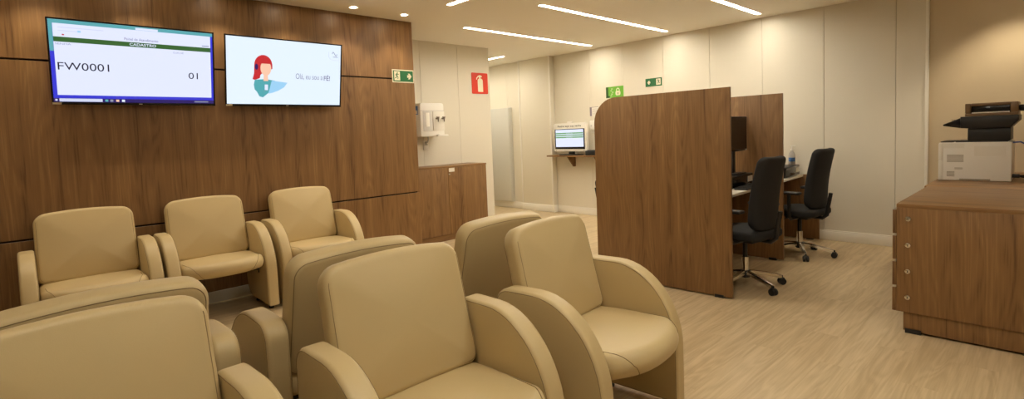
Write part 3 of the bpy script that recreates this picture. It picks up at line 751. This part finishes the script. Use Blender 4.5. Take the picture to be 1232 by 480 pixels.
# visitor chair hidden behind the big divider
t = thing('visitor_chair', 'dark visitor chair almost hidden behind the near booth divider', 'chair', (4.62, 3.055, 0), PI+BA)
bm = bmesh.new(); pillow(bm, dedupe(rrect(-.22, -.22, .22, .22, .06)), .06, .025, lambda u, v, w: (u, v, .45+w), (0, .008)); finish('seat', bm, M['charcoal'], t, 60)
bm = bmesh.new(); pillow(bm, dedupe(rrect(-.22, 0, .22, .36, .06)), .045, .02, lambda u, v, w: (u, -.22-.22*v+w, .50+v*.97), (0, .004)); finish('backrest', bm, M['charcoal'], t, 60)
for sx in (-1, 1):
    bm = bmesh.new(); tube(bm, [(sx*.225, .20, .012), (sx*.225, .17, .43)], .012, 10); cyl(bm, (sx*.225, .20, 0), (sx*.225, .20, .015), .015, seg=12); finish('leg', bm, M['black'], t)
    bm = bmesh.new(); tube(bm, [(sx*.225, -.27, .012), (sx*.225, -.215, .43), (sx*.225, -.25, .55), (sx*.215, -.30, .76)], .012, 10); cyl(bm, (sx*.225, -.27, 0), (sx*.225, -.27, .015), .015, seg=12); finish('leg', bm, M['black'], t)

# ------------------------------------------------------------------ drawer cabinet and printer on the right
def drawer_unit(x0, x1, y0, y1, label):
    t = thing('drawer_cabinet', label, 'cabinet', (x0, y0, 0), 0, 'wooden drawer cabinets in a row')
    w, dp = x1-x0, y1-y0
    bm = bmesh.new(); box(bm, (0, 0, .134), (w, dp, .797), .001); finish('carcass', bm, M['wood'], t)
    bm = bmesh.new(); box(bm, (0, 0, .7975), (w, dp+.002, .822), .001); finish('top', bm, M['wood_y'], t)
    bm = bmesh.new(); box(bm, (.012, 0.02, .014), (w-.012, dp-.035, .1335), .001); finish('plinth', bm, M['wood'], t)
    for y in (.08, dp-.085):
        bm = bmesh.new(); box(bm, (.008, y-.04, 0), (.06, y+.04, .0138)); box(bm, (.004, y-.04, .0), (.0118, y+.04, .028), .001); finish('foot', bm, M['black'], t)
    for k in range(4):
        z0 = .134+k*.166; z1 = z0+.150
        bm = bmesh.new(); box(bm, (.004, dp+.0025, z0), (w-.004, dp+.022, z1), .001); d = finish('drawer', bm, M['wood'], t)
        bm = bmesh.new(); prism(bm, [(dp+.0005+.002, z1+.001), (dp+.022, z1+.001), (dp+.008, z1+.012), (dp+.0025, z1+.014)], .004, w-.004, 'x'); finish('drawer_pull', bm, M['steel'], d)
        if x0 < 4.2:
            bm = bmesh.new(); lathe(bm, [(.0145, 0), (.0165, .003), (.0145, .010), (.006, .012)], 20)
            bm.transform(Matrix.Translation((-.0004, dp-.058, z0+.098)) @ Matrix.Rotation(-PI/2, 4, 'Y'))
            l = finish('lock', bm, M['chrome'], t)
            bm = bmesh.new(); box(bm, (-.0135, dp-.060, z0+.091), (-.0126, dp-.056, z0+.105)); finish('keyhole', bm, M['black'], l)
    return t
drawer_unit(3.987, 5.13, -.62, .682, 'wooden drawer cabinet at right with four round locks on its side')
drawer_unit(5.132, 6.655, -.62, .70, 'wooden drawer cabinet under the printer against the painted wall')
t = thing('laser_printer', 'cream and black laser printer on the wooden drawer cabinet', 'printer', (5.68, .457, .8225), 0)
# local: -x is the visible side face, y across, z up
bm = bmesh.new(); box(bm, (0, -.225, .0), (.42, .227, .318), .008, 3); body = finish('body', bm, M['white'], t)
bm = bmesh.new()
for k in range(8): box(bm, (-.0008, .065, .155+.008*k), (-.0001, .172, .159+.008*k))
for k in range(2): box(bm, (-.0008, .07, .095+.008*k), (-.0001, .122, .099+.008*k))
for k in range(5): box(bm, (-.0008, .122, .033+.009*k), (-.0001, .172, .038+.009*k))
box(bm, (-.0008, -.10, .004), (-.0001, .09, .016))
finish('vent', bm, M['panel_edge'], body)
bm = bmesh.new(); box(bm, (-.002, .197, .002), (.41, .2285, .165), .003); box(bm, (-.002, .197, .168), (.41, .2285, .312), .003); finish('front_cover', bm, M['white_trim'], t)
bm = bmesh.new(); box(bm, (-.0012, .06, .270), (-.0001, .195, .308)); box(bm, (-.0012, -.19, .205), (-.0001, .0, .285)); finish('side_cover', bm, M['white_trim'], body)
bm = bmesh.new(); box(bm, (.02, -.20, .3185), (.40, .12, .328), .003); box(bm, (.03, .13, .3185), (.39, .22, .326), .004); finish('output_tray', bm, M['black'], t)
bm = bmesh.new(); box(bm, (.03, -.215, .3285), (.40, .045, .432), .006); finish('scanner_neck', bm, M['black'], t)
bm = bmesh.new(); prism(bm, [(-.232, .455), (-.215, .433), (.0, .428), (.09, .436), (.09, .530), (-.262, .530), (-.262, .49)], 0, .44, 'x', .006); sc = finish('scanner', bm, M['black'], t)
bm = bmesh.new(); prism(bm, [(.0905, .436), (.20, .457), (.205, .465), (.198, .472), (.0905, .520)], .02, .42, 'x', .004); finish('control_panel', bm, M['black_gloss'], t)
bm = bmesh.new()
for k in range(6): box(bm, (.04+.05*k, .12, .512), (.07+.05*k, .15, .517), mat=Matrix.Translation((0, 0, -.01)))
finish('key', bm, M['bronze'], t)
bm = bmesh.new(); box(bm, (.01, -.255, .5305), (.43, .062, .553), .004); box(bm, (.01, .025, .5535), (.43, .062, .635), .006); box(bm, (.01, -.255, .5535), (.43, -.21, .635), .006); box(bm, (.01, -.2095, .612), (.43, .0245, .635), .003); finish('document_feeder', bm, M['bronze'], t)
bm = bmesh.new(); box(bm, (.03, -.208, .5535), (.41, .023, .6115), .003); finish('feeder_cover', bm, M['black_gloss'], t)
bm = bmesh.new(); box(bm, (.012, -.205, .5535), (.029, .02, .562)); finish('paper_edge', bm, M['paper'], t)
bm = bmesh.new(); box(bm, (.10, -.34, .56), (.36, -.2555, .61), .01); finish('feeder_tray', bm, M['black'], t)
bm = bmesh.new(); tube(bm, [(.06, -.2255, .31), (.05, -.27, .315), (.05, -.34, .27), (.06, -.40, .15), (.07, -.40, .05), (.10, -.36, .012), (.22, -.33, .01)], .006); finish('network_cable', bm, M['cable_blue'], t)
bm = bmesh.new(); box(bm, (.02, -.27, .03), (.06, -.2255, .06), .004); tube(bm, [(.04, -.27, .045), (.05, -.33, .05), (.06, -.40, .035), (.10, -.50, .01), (.16, -.62, .01)], .008); tube(bm, [(.04, -.27, .04), (.08, -.34, .02), (.10, -.42, .03), (.14, -.46, .09), (.2, -.48, .16)], .006); finish('power_cord', bm, M['black'], t)

# ------------------------------------------------------------------ world and camera
wd = bpy.data.worlds.new('room_world'); bpy.context.scene.world = wd; wd.use_nodes = True
wd.node_tree.nodes['Background'].inputs[0].default_value = (1, .85, .65, 1); wd.node_tree.nodes['Background'].inputs[1].default_value = .05
cam = bpy.data.cameras.new('camera'); co = bpy.data.objects.new('camera', cam); C.objects.link(co)
R = ((.72194895, -.69081144, -.03961403), (-.07177852, -.0178267, -.99726128), (.68821331, .72281516, -.06245539))
rt, dn, fw = Vector(R[0]).normalized(), Vector(R[1]), Vector(R[2])
fw = (fw-rt*fw.dot(rt)).normalized(); dn = fw.cross(rt)
mw = Matrix((( rt.x, -dn.x, -fw.x, 0), (rt.y, -dn.y, -fw.y, 0), (rt.z, -dn.z, -fw.z, 1.35), (0, 0, 0, 1)))
co.matrix_world = mw
cam.sensor_fit = 'HORIZONTAL'; cam.sensor_width = 36; cam.lens = 623.5/1232*36
cam.shift_y = -(240-201.4)/1232; cam.clip_start = .05
sc_ = bpy.context.scene; sc_.camera = co
vs = sc_.view_settings; vs.view_transform = 'Standard'; vs.look = 'None'; vs.gamma = 1; vs.use_curve_mapping = False
vs.exposure = 1.5
sc_.cycles.max_bounces = 8; sc_.cycles.diffuse_bounces = 5; sc_.cycles.caustics_reflective = False; sc_.cycles.caustics_refractive = False
sc_.cycles.sample_clamp_indirect = 6
